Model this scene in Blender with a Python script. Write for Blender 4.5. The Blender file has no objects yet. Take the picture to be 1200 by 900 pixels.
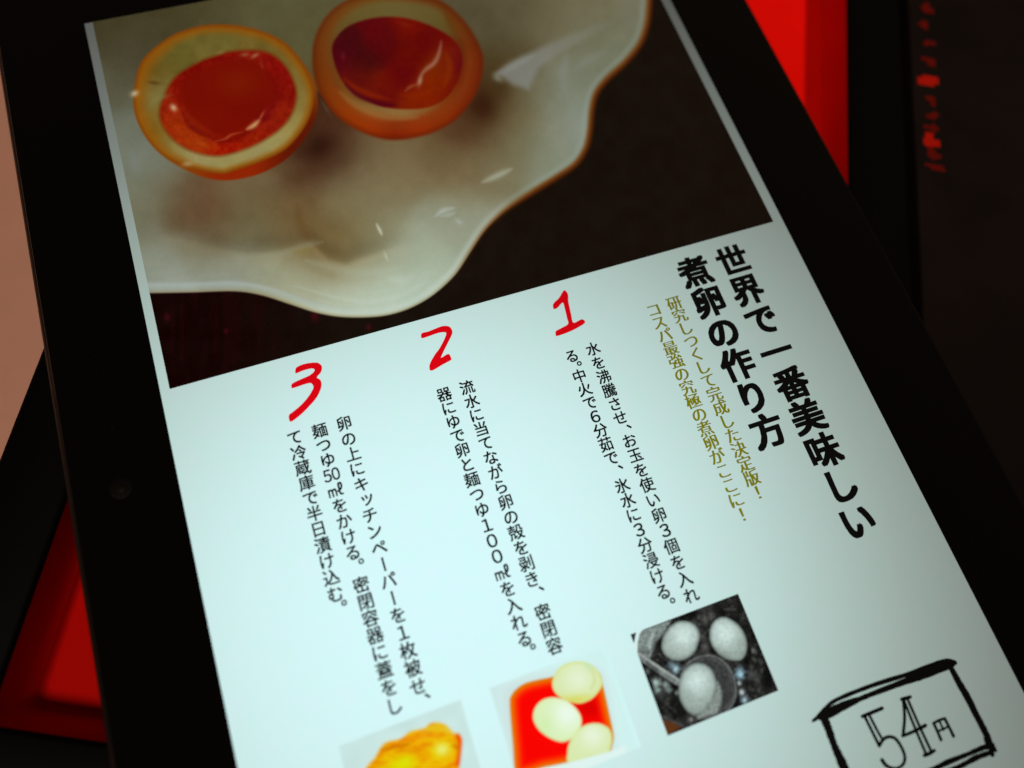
import bpy, bmesh, math, random
import numpy as np
from mathutils import Matrix, Vector

random.seed(7)
rng = np.random.default_rng(7)
SC = bpy.context.scene
COL = SC.collection
MM = 0.001

# ------------------------------------------------------------------ camera
# pose solved from the tablet's edges in the photograph (metres; tablet front face is z = 0)
CAM = np.array([0.038196, -0.058460, 0.135132])
RR = np.array([[0.942788, -0.323634, 0.080072],
               [-0.283442, -0.904525, -0.318583],
               [0.175531, 0.277660, -0.944507]])
FPX = 836.35                      # focal length in pixels of a 1200 px wide picture
cam = bpy.data.cameras.new('camera')
cam.sensor_width = 36.0
cam.lens = FPX / 1200 * 36
cam.clip_start = 0.005
cam.clip_end = 20
cam.dof.use_dof = True
cam.dof.focus_distance = 0.145
cam.dof.aperture_fstop = 5.6
camo = bpy.data.objects.new('camera', cam)
COL.objects.link(camo)
camo.matrix_world = Matrix(((RR[0][0], -RR[1][0], -RR[2][0], CAM[0]),
                            (RR[0][1], -RR[1][1], -RR[2][1], CAM[1]),
                            (RR[0][2], -RR[1][2], -RR[2][2], CAM[2]),
                            (0, 0, 0, 1)))
SC.camera = camo

# ------------------------------------------------------------------ light
w = bpy.data.worlds.new('World')
SC.world = w
w.use_nodes = True
w.node_tree.nodes['Background'].inputs[0].default_value = (1.0, 0.62, 0.36, 1)
w.node_tree.nodes['Background'].inputs[1].default_value = 0.018


def area(name, loc, target, size, watts, color):
    l = bpy.data.lights.new(name, 'AREA')
    l.shape = 'DISK'
    l.size = size
    l.energy = watts
    l.color = color
    o = bpy.data.objects.new(name, l)
    COL.objects.link(o)
    o.location = loc
    d = Vector(target) - Vector(loc)
    o.rotation_euler = d.to_track_quat('-Z', 'Y').to_euler()
    return o


area('ceiling_lamp', (-0.50, -0.40, 1.25), (0, 0, 0), 0.28, 8.2, (1.0, 0.86, 0.70))
# added narrow fill spot, no real fixture; brightens the tray at the far right
sl = bpy.data.lights.new('fill_spot', 'SPOT')
sl.energy = 125
sl.color = (1.0, 0.86, 0.70)
sl.shadow_soft_size = 0.07
sl.spot_size = math.radians(12.5)
sl.spot_blend = 1.0
so = bpy.data.objects.new('fill_spot', sl)
COL.objects.link(so)
so.location = (0.70, -1.05, 1.60)
so.rotation_euler = (Vector((0.235, 0.115, 0)) - Vector(so.location)).to_track_quat('-Z', 'Y').to_euler()

SC.view_settings.view_transform = 'Standard'
SC.view_settings.look = 'None'
SC.view_settings.exposure = 0
SC.view_settings.gamma = 1
SC.view_settings.use_curve_mapping = False


# ------------------------------------------------------------------ geometry helpers
def to_px(P):
    """plane point (mm, z=0) -> pixel of the 1200x900 picture; used to copy the displayed page's layout"""
    P = np.atleast_2d(np.asarray(P, float)) * MM
    X = (np.c_[P, np.zeros(len(P))] - CAM) @ RR.T
    return np.c_[600 + FPX * X[:, 0] / X[:, 2], 450 + FPX * X[:, 1] / X[:, 2]]


def to_mm(q):
    q = np.atleast_2d(np.asarray(q, float))
    d = np.c_[(q[:, 0] - 600) / FPX, (q[:, 1] - 450) / FPX, np.ones(len(q))] @ RR
    s = -CAM[2] / d[:, 2]
    return (CAM + d * s[:, None])[:, :2] / MM


def lin(c):
    c = np.asarray(c, float) / 255
    return np.where(c <= .04045, c / 12.92, ((np.maximum(c, 0) + .055) / 1.055) ** 2.4)


# angular response of the LCD panel: brightest close to its normal, falling off and warming to the side
LCD_T = np.array([0, -.04, 1.0]) / math.hypot(.04, 1)
LCD_K = np.array([.69, .965, .985])
LCD_S = np.array([.20, .18, .165])
LCD_Q = np.array([1.4, 1.4, 1.3])


def lcd(P):
    V = CAM / MM - np.c_[P, np.zeros(len(P))]
    V /= np.linalg.norm(V, axis=1)[:, None]
    u = np.maximum(1 - V @ LCD_T, 0)[:, None]
    return np.exp(-(u / LCD_S) ** LCD_Q)


def mesh_obj(name, verts, faces, mat, parent=None, smooth=False, z=None):
    me = bpy.data.meshes.new(name)
    if z is not None:
        verts = [(v[0], v[1], z) for v in verts]
    me.from_pydata([tuple(float(a) * MM for a in v) for v in verts], [], faces)
    me.materials.append(mat)
    if smooth:
        for p in me.polygons:
            p.use_smooth = True
    o = bpy.data.objects.new(name, me)
    COL.objects.link(o)
    if parent:
        o.parent = parent
    return o


def bm_obj(name, bm, mat, parent=None, smooth=True):
    me = bpy.data.meshes.new(name)
    bmesh.ops.scale(bm, vec=(MM, MM, MM), verts=bm.verts)
    bm.normal_update()
    bm.to_mesh(me)
    bm.free()
    me.materials.append(mat)
    if smooth:
        for p in me.polygons:
            p.use_smooth = True
    o = bpy.data.objects.new(name, me)
    COL.objects.link(o)
    if parent:
        o.parent = parent
    return o


def empty(name, loc=(0, 0, 0), rz=0.0):
    o = bpy.data.objects.new(name, None)
    COL.objects.link(o)
    o.location = loc
    o.rotation_euler = (0, 0, rz)
    o.empty_display_size = 0.02
    return o


def rrect(x0, y0, x1, y1, r, n=10):
    pts = []
    for cx, cy, a0 in ((x1 - r, y1 - r, 0), (x0 + r, y1 - r, 90), (x0 + r, y0 + r, 180), (x1 - r, y0 + r, 270)):
        for i in range(n + 1):
            a = math.radians(a0 + 90 * i / n)
            pts.append((cx + r * math.cos(a), cy + r * math.sin(a)))
    return pts


def loft(bm, rings, cap0=True, cap1=True):
    """rings of equal length (ccw, bottom to top)"""
    vs = [[bm.verts.new(p) for p in r] for r in rings]
    n = len(vs[0])
    for a, b in zip(vs, vs[1:]):
        for i in range(n):
            j = (i + 1) % n
            bm.faces.new((a[i], a[j], b[j], b[i]))
    if cap0:
        bm.faces.new(list(reversed(vs[0])))
    if cap1:
        bm.faces.new(vs[-1])


def slab(x0, y0, x1, y1, r, z0, z1, bev, steps=4):
    """rounded slab with rounded-over edges"""
    bm = bmesh.new()
    rings = []
    for k in range(steps + 1):
        a = math.pi / 2 * k / steps
        ins = bev * (1 - math.sin(a))
        rings.append((ins, z0 + bev * (1 - math.cos(a))))
    for k in range(steps + 1):
        a = math.pi / 2 * k / steps
        ins = bev * (1 - math.cos(a))
        rings.append((ins, z1 - bev * (1 - math.sin(a))))
    loft(bm, [[(x, y, z) for x, y in rrect(x0 + i, y0 + i, x1 - i, y1 - i, max(r - i, .3))] for i, z in rings])
    return bm


# ------------------------------------------------------------------ materials
def nodes(name):
    m = bpy.data.materials.new(name)
    m.use_nodes = True
    nt = m.node_tree
    return m, nt, nt.nodes['Principled BSDF']


def plain(name, col, rough, spec=.5, noise=0.0, scale=300.0, bump=0.0, bscale=900.0, coat=0.0):
    m, nt, b = nodes(name)
    b.inputs['Base Color'].default_value = (*col, 1)
    b.inputs['Roughness'].default_value = rough
    b.inputs['Specular IOR Level'].default_value = spec
    b.inputs['Coat Weight'].default_value = coat
    tc = nt.nodes.new('ShaderNodeTexCoord')
    if noise:
        n = nt.nodes.new('ShaderNodeTexNoise')
        n.inputs['Scale'].default_value = scale
        n.inputs['Detail'].default_value = 6
        nt.links.new(tc.outputs['Object'], n.inputs['Vector'])
        r = nt.nodes.new('ShaderNodeValToRGB')
        r.color_ramp.elements[0].position = .3
        r.color_ramp.elements[1].position = .7
        r.color_ramp.elements[0].color = (*[c * (1 - noise) for c in col], 1)
        r.color_ramp.elements[1].color = (*[min(1, c * (1 + noise)) for c in col], 1)
        nt.links.new(n.outputs['Fac'], r.inputs['Fac'])
        nt.links.new(r.outputs['Color'], b.inputs['Base Color'])
    if bump:
        n = nt.nodes.new('ShaderNodeTexNoise')
        n.inputs['Scale'].default_value = bscale
        n.inputs['Detail'].default_value = 4
        nt.links.new(tc.outputs['Object'], n.inputs['Vector'])
        bp = nt.nodes.new('ShaderNodeBump')
        bp.inputs['Strength'].default_value = bump
        bp.inputs['Distance'].default_value = .0004
        nt.links.new(n.outputs['Fac'], bp.inputs['Height'])
        nt.links.new(bp.outputs['Normal'], b.inputs['Normal'])
    return m


def screen_mat(name, col=None, grain=0.03):
    """a lit LCD pixel area: the displayed colour times the panel's angular response"""
    m, nt, b = nodes(name)
    b.inputs['Base Color'].default_value = (.0006, .0006, .0006, 1)
    b.inputs['Roughness'].default_value = .04
    b.inputs['Specular IOR Level'].default_value = .25
    geo = nt.nodes.new('ShaderNodeNewGeometry')
    dot = nt.nodes.new('ShaderNodeVectorMath')
    dot.operation = 'DOT_PRODUCT'
    nt.links.new(geo.outputs['Incoming'], dot.inputs[0])
    dot.inputs[1].default_value = tuple(LCD_T)
    comb = nt.nodes.new('ShaderNodeCombineColor')
    def math_node(op, a, b=None, clamp=False):
        p = nt.nodes.new('ShaderNodeMath')
        p.operation = op
        p.use_clamp = clamp
        for k, v in enumerate((a, b)):
            if v is None:
                continue
            if isinstance(v, (int, float)):
                p.inputs[k].default_value = v
            else:
                nt.links.new(v, p.inputs[k])
        return p.outputs[0]
    u = math_node('SUBTRACT', 1.0, dot.outputs['Value'], True)
    for i in range(3):
        x = math_node('POWER', math_node('DIVIDE', u, float(LCD_S[i])), float(LCD_Q[i]))
        nt.links.new(math_node('EXPONENT', math_node('MULTIPLY', x, -1.0)), comb.inputs[i])
    mul = nt.nodes.new('ShaderNodeMix')
    mul.data_type = 'RGBA'
    mul.blend_type = 'MULTIPLY'
    mul.inputs['Factor'].default_value = 1
    nt.links.new(comb.outputs[0], mul.inputs['A'])
    if col is None:
        at = nt.nodes.new('ShaderNodeAttribute')
        at.attribute_name = 'picture'
        nt.links.new(at.outputs['Color'], mul.inputs['B'])
    else:
        # faint mottling of the panel's pixels
        tc = nt.nodes.new('ShaderNodeTexCoord')
        n = nt.nodes.new('ShaderNodeTexNoise')
        n.inputs['Scale'].default_value = 260
        n.inputs['Detail'].default_value = 5
        nt.links.new(tc.outputs['Object'], n.inputs['Vector'])
        r = nt.nodes.new('ShaderNodeValToRGB')
        r.color_ramp.elements[0].position = .35
        r.color_ramp.elements[1].position = .65
        r.color_ramp.elements[0].color = (*[c * k for c, k in zip(col, (1 - grain, 1, 1 - grain * .6))], 1)
        r.color_ramp.elements[1].color = (*[c * k for c, k in zip(col, (1, 1 - grain * .5, 1))], 1)
        nt.links.new(n.outputs['Fac'], r.inputs['Fac'])
        nt.links.new(r.outputs['Color'], mul.inputs['B'])
    nt.links.new(mul.outputs['Result'], b.inputs['Emission Color'])
    b.inputs['Emission Strength'].default_value = 1
    return m


M_table = plain('warm_wood_table', (.76, .37, .265), .5, noise=.04, scale=90, bump=.15)
M_rim = plain('black_lacquer', (.0015, .0012, .0012), .55, spec=.05, bump=.05)
M_red = plain('red_lacquer', (.66, .0035, .0012), .6, spec=.02, noise=.04, scale=80)
M_case = plain('black_plastic', (.004, .0036, .0032), .42, spec=.25, bump=.1, bscale=2500)
M_glass = plain('black_bezel_glass', (.0025, .0022, .002), .06, spec=.5)
M_lens = plain('camera_lens', (.004, .0033, .0026), .6, spec=.06)
M_lensin = plain('camera_lens_pupil', (.008, .0055, .003), .55, spec=.05)
M_book = plain('dark_brown_cover', (.0062, .0034, .0028), .75, spec=.06, noise=.25, scale=40, bump=.1)
M_bookred = plain('red_print', (.30, .006, .002), .8, spec=.02)
M_bookdark = plain('dark_red_print', (.085, .004, .002), .8, spec=.02)  # the same print in a darker red
M_paper = plain('book_pages', (.05, .035, .03), .8)

M_page = screen_mat('page_white', tuple(LCD_K))
M_ink = screen_mat('page_black', (.006, .006, .006), 0)
M_gold = screen_mat('page_olive', (.25, .255, .001), 0)
M_num = screen_mat('page_red', (.80, .0015, .008), 0)
M_pic = screen_mat('page_picture')

# ------------------------------------------------------------------ setting: table top
tb = slab(-700, -600, 900, 900, 6, -58, -24, 3)
table = bm_obj('table_top', tb, M_table)
table['kind'] = 'structure'

# ------------------------------------------------------------------ tray (black rim, red inside)
TR = math.radians(-27.3)
tray = empty('tray', (0, 0, -0.0238), TR)
tray['label'] = 'black rimmed tray with a red inside lying under the tablet'
tray['category'] = 'tray'
# coordinates along the tray: u across, v along; z relative to the empty (23.8 mm below the screen)
U0, U1, V0, V1 = -32.3, 155.6, -78.0, 300.0
RIM = 15.2
ZT = 23.8 - 9.6
bm = bmesh.new()


def ring(i, z, r):
    return [(x, y, z) for x, y in rrect(U0 + i, V0 + i, U1 - i, V1 - i, r, 6)]


rings = [ring(2.0, 0, 5), ring(.6, 1, 6), ring(0, 3, 6), ring(0, ZT - 1.2, 6), ring(.4, ZT - .35, 5.6), ring(1.2, ZT, 5),
         ring(RIM - 1.0, ZT, 2), ring(RIM - .3, ZT - .3, 2), ring(RIM, ZT - .9, 2)]
loft(bm, rings, cap0=True, cap1=False)
bm_obj('rim', bm, M_rim, tray)
bm = bmesh.new()
rings = [ring(RIM - .02, ZT - .9, 2), ring(RIM + .8, ZT - 6, 2), ring(RIM + 1.6, 3.6, 2), ring(RIM + 2.2, 2.9, 2), ring(RIM + 3.2, 2.6, 2)]
loft(bm, rings, cap0=False, cap1=True)
bm_obj('inner_lining', bm, M_red, tray)

# ------------------------------------------------------------------ dark book beside the tray
book = empty('book', (0, 0, -0.0239), TR)
book['label'] = 'dark brown closed book with blurred red lettering right of the tray'
book['category'] = 'book'
bm_obj('cover', slab(158.2, -60, 330, 290, 1.5, 0, 13.5, .8), M_book, book)
marks = [(92.5, 1.0, .9), (96, 1.6, .75), (100.5, 2.6, 1), (104, 1.3, .7), (108.5, 1.6, .6), (113, 1.4, .5), (119.5, 3.0, 1), (127, 1.5, .6),
         (133, 1.6, .5), (139, 1.6, .6), (145, 1.7, .7), (151, 1.6, .6), (158, 1.7, .6)]
def print_marks(name, sel, mat):
    V_, F_ = [], []
    for vv, hh, ww in sel:
        for k in range(3 if hh < 2 else 2):
            cx = 163.2 + random.uniform(-1.2, 1.2)
            cy = vv + random.uniform(-1.0, 1.0)
            a = random.choice((0, 0, math.pi / 2, .9))
            L, t = 2.2 * ww, hh * .42
            dx, dy = math.cos(a), math.sin(a)
            i = len(V_)
            for sx, sy in ((-1, -1), (1, -1), (1, 1), (-1, 1)):
                V_.append((cx + dx * L * sx - dy * t * sy, cy + dy * L * sx + dx * t * sy, 13.53 + .01 * (i // 4)))
            F_.append((i, i + 1, i + 2, i + 3))
    return mesh_obj(name, V_, F_, mat, book)


print_marks('lettering', [m for m in marks if m[1] >= 2], M_bookred)
print_marks('dark_lettering', [m for m in marks if m[1] < 2], M_bookdark)

# ------------------------------------------------------------------ tablet
tablet = empty('tablet', (0, 0, 0))
tablet['label'] = 'black tablet showing a soft boiled egg recipe page, lying across the tray'
tablet['category'] = 'tablet'
SX0, SX1, SY0, SY1 = -1.8, 134.26, -125.0, 92.3          # lit display
bm_obj('casing', slab(-21.8, -146, 155.1, 113.3, 9, -9.4, -.5, 2.2, 5), M_case, tablet)
bm_obj('front_glass', slab(-20.3, -144.5, 153.4, 111.8, 7.6, -1.6, 0, .35, 3), M_glass, tablet)


def disc(cx, cy, r0, r1, z, n=40):
    bm = bmesh.new()
    if r0 > 0:
        loft(bm, [[(cx + r * math.cos(2 * math.pi * i / n), cy + r * math.sin(2 * math.pi * i / n), zz) for i in range(n)]
                  for r, zz in ((r1, z - .03), (r1 * .97, z), (r0, z))], False, False)
    else:
        loft(bm, [[(cx + r * math.cos(2 * math.pi * i / n), cy + r * math.sin(2 * math.pi * i / n), zz) for i in range(n)]
                  for r, zz in ((r1, z - .03), (r1 * .97, z))], False, True)
    return bm


lens = bm_obj('front_camera', disc(-11.7, -16.3, .95, 2.0, .05), M_lens, tablet)
bm_obj('lens_pupil', disc(-11.7, -16.3, 0, .94, .045), M_lensin, lens)
bm_obj('light_sensor', disc(-11.3, -4.2, 0, .35, .04), M_lens, tablet)

display = mesh_obj('display', [(SX0, SY0), (SX1, SY0), (SX1, SY1), (SX0, SY1)], [(0, 1, 2, 3)], M_page, tablet, z=.05)


# ------------------------------------------------------------------ drawing tools for the page's pictures
def cr(pts, closed=True, n=8):
    """Catmull-Rom through points"""
    P = np.asarray(pts, float)
    N = len(P)
    out = []
    for i in range(N if closed else N - 1):
        if closed:
            a, b, c, d = P[(i - 1) % N], P[i], P[(i + 1) % N], P[(i + 2) % N]
        else:
            a, b, c, d = P[max(i - 1, 0)], P[i], P[i + 1], P[min(i + 2, N - 1)]
        for k in range(n):
            t = k / n
            out.append(.5 * ((2 * b) + (c - a) * t + (2 * a - 5 * b + 4 * c - d) * t * t + (3 * b - a - 3 * c + d) * t ** 3))
    if not closed:
        out.append(P[-1])
    return np.array(out)


def seg_dist(X, Y, P, closed=True):
    d = np.full(X.shape, 1e9)
    N = len(P)
    for i in range(N if closed else N - 1):
        a, b = P[i], P[(i + 1) % N]
        ab = b - a
        L = ab @ ab + 1e-9
        t = np.clip(((X - a[0]) * ab[0] + (Y - a[1]) * ab[1]) / L, 0, 1)
        d = np.minimum(d, (X - a[0] - t * ab[0]) ** 2 + (Y - a[1] - t * ab[1]) ** 2)
    return np.sqrt(d)


def sdf(X, Y, P):
    """negative inside"""
    ins = np.zeros(X.shape, bool)
    N = len(P)
    for i in range(N):
        a, b = P[i], P[(i + 1) % N]
        c = ((a[1] > Y) != (b[1] > Y))
        with np.errstate(divide='ignore', invalid='ignore'):
            xx = (b[0] - a[0]) * (Y - a[1]) / (b[1] - a[1] + 1e-12) + a[0]
        ins ^= c & (X < xx)
    d = seg_dist(X, Y, P)
    return np.where(ins, -d, d)


def ss(a, b, x):
    t = np.clip((x - a) / (b - a), 0, 1)
    return t * t * (3 - 2 * t)


def over(img, col, al):
    col = np.asarray(col, float)
    if col.ndim == 1:
        col = col[None, :]
    return img * (1 - al[:, None]) + col * al[:, None]


def field(X, Y, S, sig=24.0):
    """smooth colour field through samples x, y, (r, g, b)"""
    num = np.zeros((len(X), 3))
    den = np.zeros(len(X))
    for x, y, c in S:
        d2 = (X - x) ** 2 + (Y - y) ** 2
        wt = np.exp(-d2 / (2 * sig * sig)) + 2e-4 / (1 + d2 / 400)
        num += wt[:, None] * np.asarray(c, float)
        den += wt
    return num / den[:, None]


def blob(X, Y, x, y, rx, ry, ang=0):
    c, s = math.cos(math.radians(ang)), math.sin(math.radians(ang))
    dx, dy = X - x, Y - y
    return np.exp(-(((dx * c + dy * s) / rx) ** 2 + ((-dx * s + dy * c) / ry) ** 2))


def taper(X, Y, pts, wd, n=22):
    """a soft brush stroke that thins towards both ends"""
    C_ = cr(pts, False, 8)
    L_ = np.linalg.norm(np.diff(C_, axis=0), axis=1).sum()
    n = max(n, int(L_ / (wd * .3)))
    tt = np.linspace(0, len(C_) - 1, n)
    C_ = np.c_[np.interp(tt, np.arange(len(C_)), C_[:, 0]), np.interp(tt, np.arange(len(C_)), C_[:, 1])]
    out = np.zeros(len(X))
    for i, c in enumerate(C_):
        r = wd * (.35 + .65 * math.sin(math.pi * (i + .5) / n))
        out = np.maximum(out, np.exp(-((X - c[0]) ** 2 + (Y - c[1]) ** 2) / (r * r)) * (.5 + .5 * math.sin(math.pi * (i + .5) / n)))
    return out


def vnoise(X, Y, scale, seed=0):
    r = np.random.default_rng(seed)
    T = r.random((64, 64))
    x, y = X / scale + 100, Y / scale + 100
    xi, yi = np.floor(x).astype(int), np.floor(y).astype(int)
    fx, fy = x - xi, y - yi
    fx, fy = fx * fx * (3 - 2 * fx), fy * fy * (3 - 2 * fy)
    g = lambda i, j: T[i % 64, j % 64]
    return (g(xi, yi) * (1 - fx) + g(xi + 1, yi) * fx) * (1 - fy) + (g(xi, yi + 1) * (1 - fx) + g(xi + 1, yi + 1) * fx) * fy


def picture(name, x0, x1, y0, y1, step, paint, z):
    nx, ny = int((x1 - x0) / step) + 1, int((y1 - y0) / step) + 1
    gx, gy = np.meshgrid(np.linspace(x0, x1, nx), np.linspace(y0, y1, ny))
    P = np.c_[gx.ravel(), gy.ravel()]
    q = to_px(P)
    col = lin(np.clip(paint(q[:, 0], q[:, 1], P), 0, 255)) / lcd(P)
    me = bpy.data.meshes.new(name)
    idx = np.arange(nx * ny).reshape(ny, nx)
    quads = np.stack([idx[:-1, :-1], idx[:-1, 1:], idx[1:, 1:], idx[1:, :-1]], -1).reshape(-1, 4)
    V = np.c_[P, np.full(len(P), z)] * MM
    me.vertices.add(len(V))
    me.vertices.foreach_set('co', V.ravel())
    me.loops.add(quads.size)
    me.loops.foreach_set('vertex_index', quads.ravel().astype(np.int32))
    me.polygons.add(len(quads))
    me.polygons.foreach_set('loop_start', (np.arange(len(quads)) * 4).astype(np.int32))
    me.update(calc_edges=True)
    at = me.color_attributes.new('picture', 'FLOAT_COLOR', 'POINT')
    at.data.foreach_set('color', np.c_[col, np.ones(len(col))].astype(np.float32).ravel())
    me.materials.append(M_pic)
    o = bpy.data.objects.new(name, me)
    COL.objects.link(o)
    o.parent = display
    return o


# ------------------------------------------------------------------ dish photograph at the top of the page
PLATE = [(150, 344), (177, 343.8), (225, 343), (275, 341.7), (308, 346.7), (341.7, 357.5), (370.8, 366.7), (400, 371.7), (433, 372),
         (458, 368.8), (483, 360.4), (508, 345.8), (533, 323), (550, 298), (566.7, 273), (583, 256), (600, 242.5), (629, 224), (654, 208.5),
         (675, 193.8), (687.5, 175), (692.5, 154), (695, 129), (700, 110), (712.5, 93.8), (733, 75), (750, 54), (758.5, 33), (761.7, 12),
         (762, -8), (757, -40), (745, -70), (720, -110), (640, -160), (400, -160), (0, -160), (0, 344)]
PLATE_C = [(120, 40, (58, 52, 32)), (150, 60, (65, 60, 42)), (130, 100, (82, 80, 62)), (150, 200, (112, 117, 102)), (160, 260, (107, 107, 86)),
           (180, 310, (127, 132, 117)), (200, 332, (148, 158, 148)), (260, 328, (142, 150, 138)), (230, 250, (86, 58, 36)), (235, 235, (92, 55, 35)),
           (210, 225, (96, 82, 57)), (180, 220, (107, 107, 87)), (190, 190, (112, 117, 106)), (150, 160, (100, 104, 90)), (270, 225, (106, 92, 65)),
           (310, 222, (106, 90, 62)), (350, 210, (84, 60, 40)), (370, 180, (50, 22, 10)), (385, 165, (60, 28, 16)), (400, 182, (86, 62, 42)),
           (420, 200, (113, 98, 70)), (300, 270, (95, 85, 55)), (260, 275, (90, 72, 42)), (350, 245, (101, 78, 46)), (350, 265, (104, 80, 46)),
           (340, 290, (116, 106, 76)), (280, 300, (131, 133, 116)), (230, 290, (120, 119, 96)), (320, 320, (150, 156, 132)), (360, 330, (166, 172, 147)),
           (400, 350, (180, 193, 173)), (440, 345, (182, 199, 182)), (480, 335, (175, 195, 178)), (500, 300, (160, 172, 152)), (470, 300, (150, 156, 133)),
           (430, 310, (150, 152, 126)), (390, 300, (104, 84, 48)), (400, 280, (104, 85, 48)), (420, 290, (112, 100, 66)), (378, 292, (102, 78, 42)),
           (440, 270, (125, 120, 92)), (400, 240, (118, 110, 80)), (440, 220, (122, 112, 82)), (480, 200, (118, 105, 75)), (520, 190, (105, 88, 58)),
           (540, 210, (111, 94, 62)), (560, 220, (108, 92, 60)), (580, 200, (118, 112, 88)), (540, 250, (136, 139, 116)), (520, 260, (141, 146, 126)),
           (560, 250, (150, 160, 145)), (600, 190, (108, 100, 70)), (620, 170, (115, 115, 92)), (650, 170, (128, 133, 118)), (660, 120, (118, 122, 105)),
           (620, 110, (108, 106, 84)), (570, 112, (50, 28, 10)), (562, 132, (58, 28, 13)), (585, 92, (66, 48, 22)), (580, 60, (72, 62, 38)),
           (570, 30, (75, 68, 48)), (600, 20, (88, 80, 58)), (650, 20, (98, 90, 65)), (700, 20, (105, 98, 72)), (740, 15, (110, 108, 90)),
           (720, 60, (108, 113, 92)), (690, 90, (112, 116, 98)), (690, 35, (105, 105, 84)), (592, 132, (92, 76, 46)), (605, 150, (106, 98, 68)),
           (570, 172, (94, 74, 46)), (680, 140, (130, 140, 130)), (640, 200, (128, 138, 120)), (300, 10, (80, 76, 50)), (360, 50, (80, 75, 45)),
           (340, 20, (80, 76, 50)), (250, 12, (70, 64, 40)), (200, 30, (64, 58, 36)), (180, 20, (60, 54, 34)), (580, 8, (78, 70, 48)),
           (420, -30, (84, 78, 54)), (600, -40, (85, 78, 56)), (500, 175, (100, 80, 52)), (440, 185, (104, 86, 58)), (540, 150, (76, 46, 28))]
EGG1 = [(156.7, 112.8), (162, 82), (173, 64), (195.6, 46), (213, 37), (240, 30), (273, 29.6), (304.4, 36), (329, 47), (346.7, 62.8), (362, 84),
        (371, 104), (372, 130.5), (362, 155), (342, 181), (318, 198), (291, 208), (262, 211.7), (235.5, 207), (211, 196), (191, 183), (173, 164), (160, 139)]
CUT1 = [(157, 112.8), (163, 82), (174, 64), (196, 46), (213, 38), (240, 31), (273, 31), (304, 37), (329, 48.5), (346, 64.5), (360, 85), (367.5, 106),
        (366, 128), (356, 151), (335, 175), (305, 190), (274, 200.5), (260, 204), (235, 200), (213, 193), (191, 182), (173, 163), (160, 138)]
YOLK1 = [(187.8, 132.8), (193, 113), (206.7, 90.6), (233, 74), (256, 65.5), (273, 61), (306.7, 60.6), (326.7, 70.6), (340, 88), (346.7, 108),
         (344, 127), (333, 146), (313, 161.7), (286.7, 175), (255.6, 182.5), (229, 178), (209, 168), (193, 150.6)]
DISC1 = [(212, 95), (235, 79), (275, 66), (305, 72), (322, 92), (326, 115), (311, 133), (284, 157), (256, 163), (228, 145), (212, 122)]
EGG2 = [(366, 66), (370, 42), (382, 20), (400, 4), (425, -6), (458, -10), (492, -7), (520, 3), (542, 22), (557, 44), (566, 66), (565, 88), (557, 112),
        (540, 135), (520, 150), (494, 160), (462, 164.5), (436, 160), (410, 148), (390, 132), (376, 112), (368, 90)]
YOLK2 = [(389, 58), (396, 42), (410, 30), (434, 22), (462, 20), (490, 25), (518, 37), (536, 52), (542, 70), (537, 94), (525, 113), (506, 125),
         (480, 128.5), (450, 126), (430, 118), (410, 106), (396, 86)]


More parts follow.
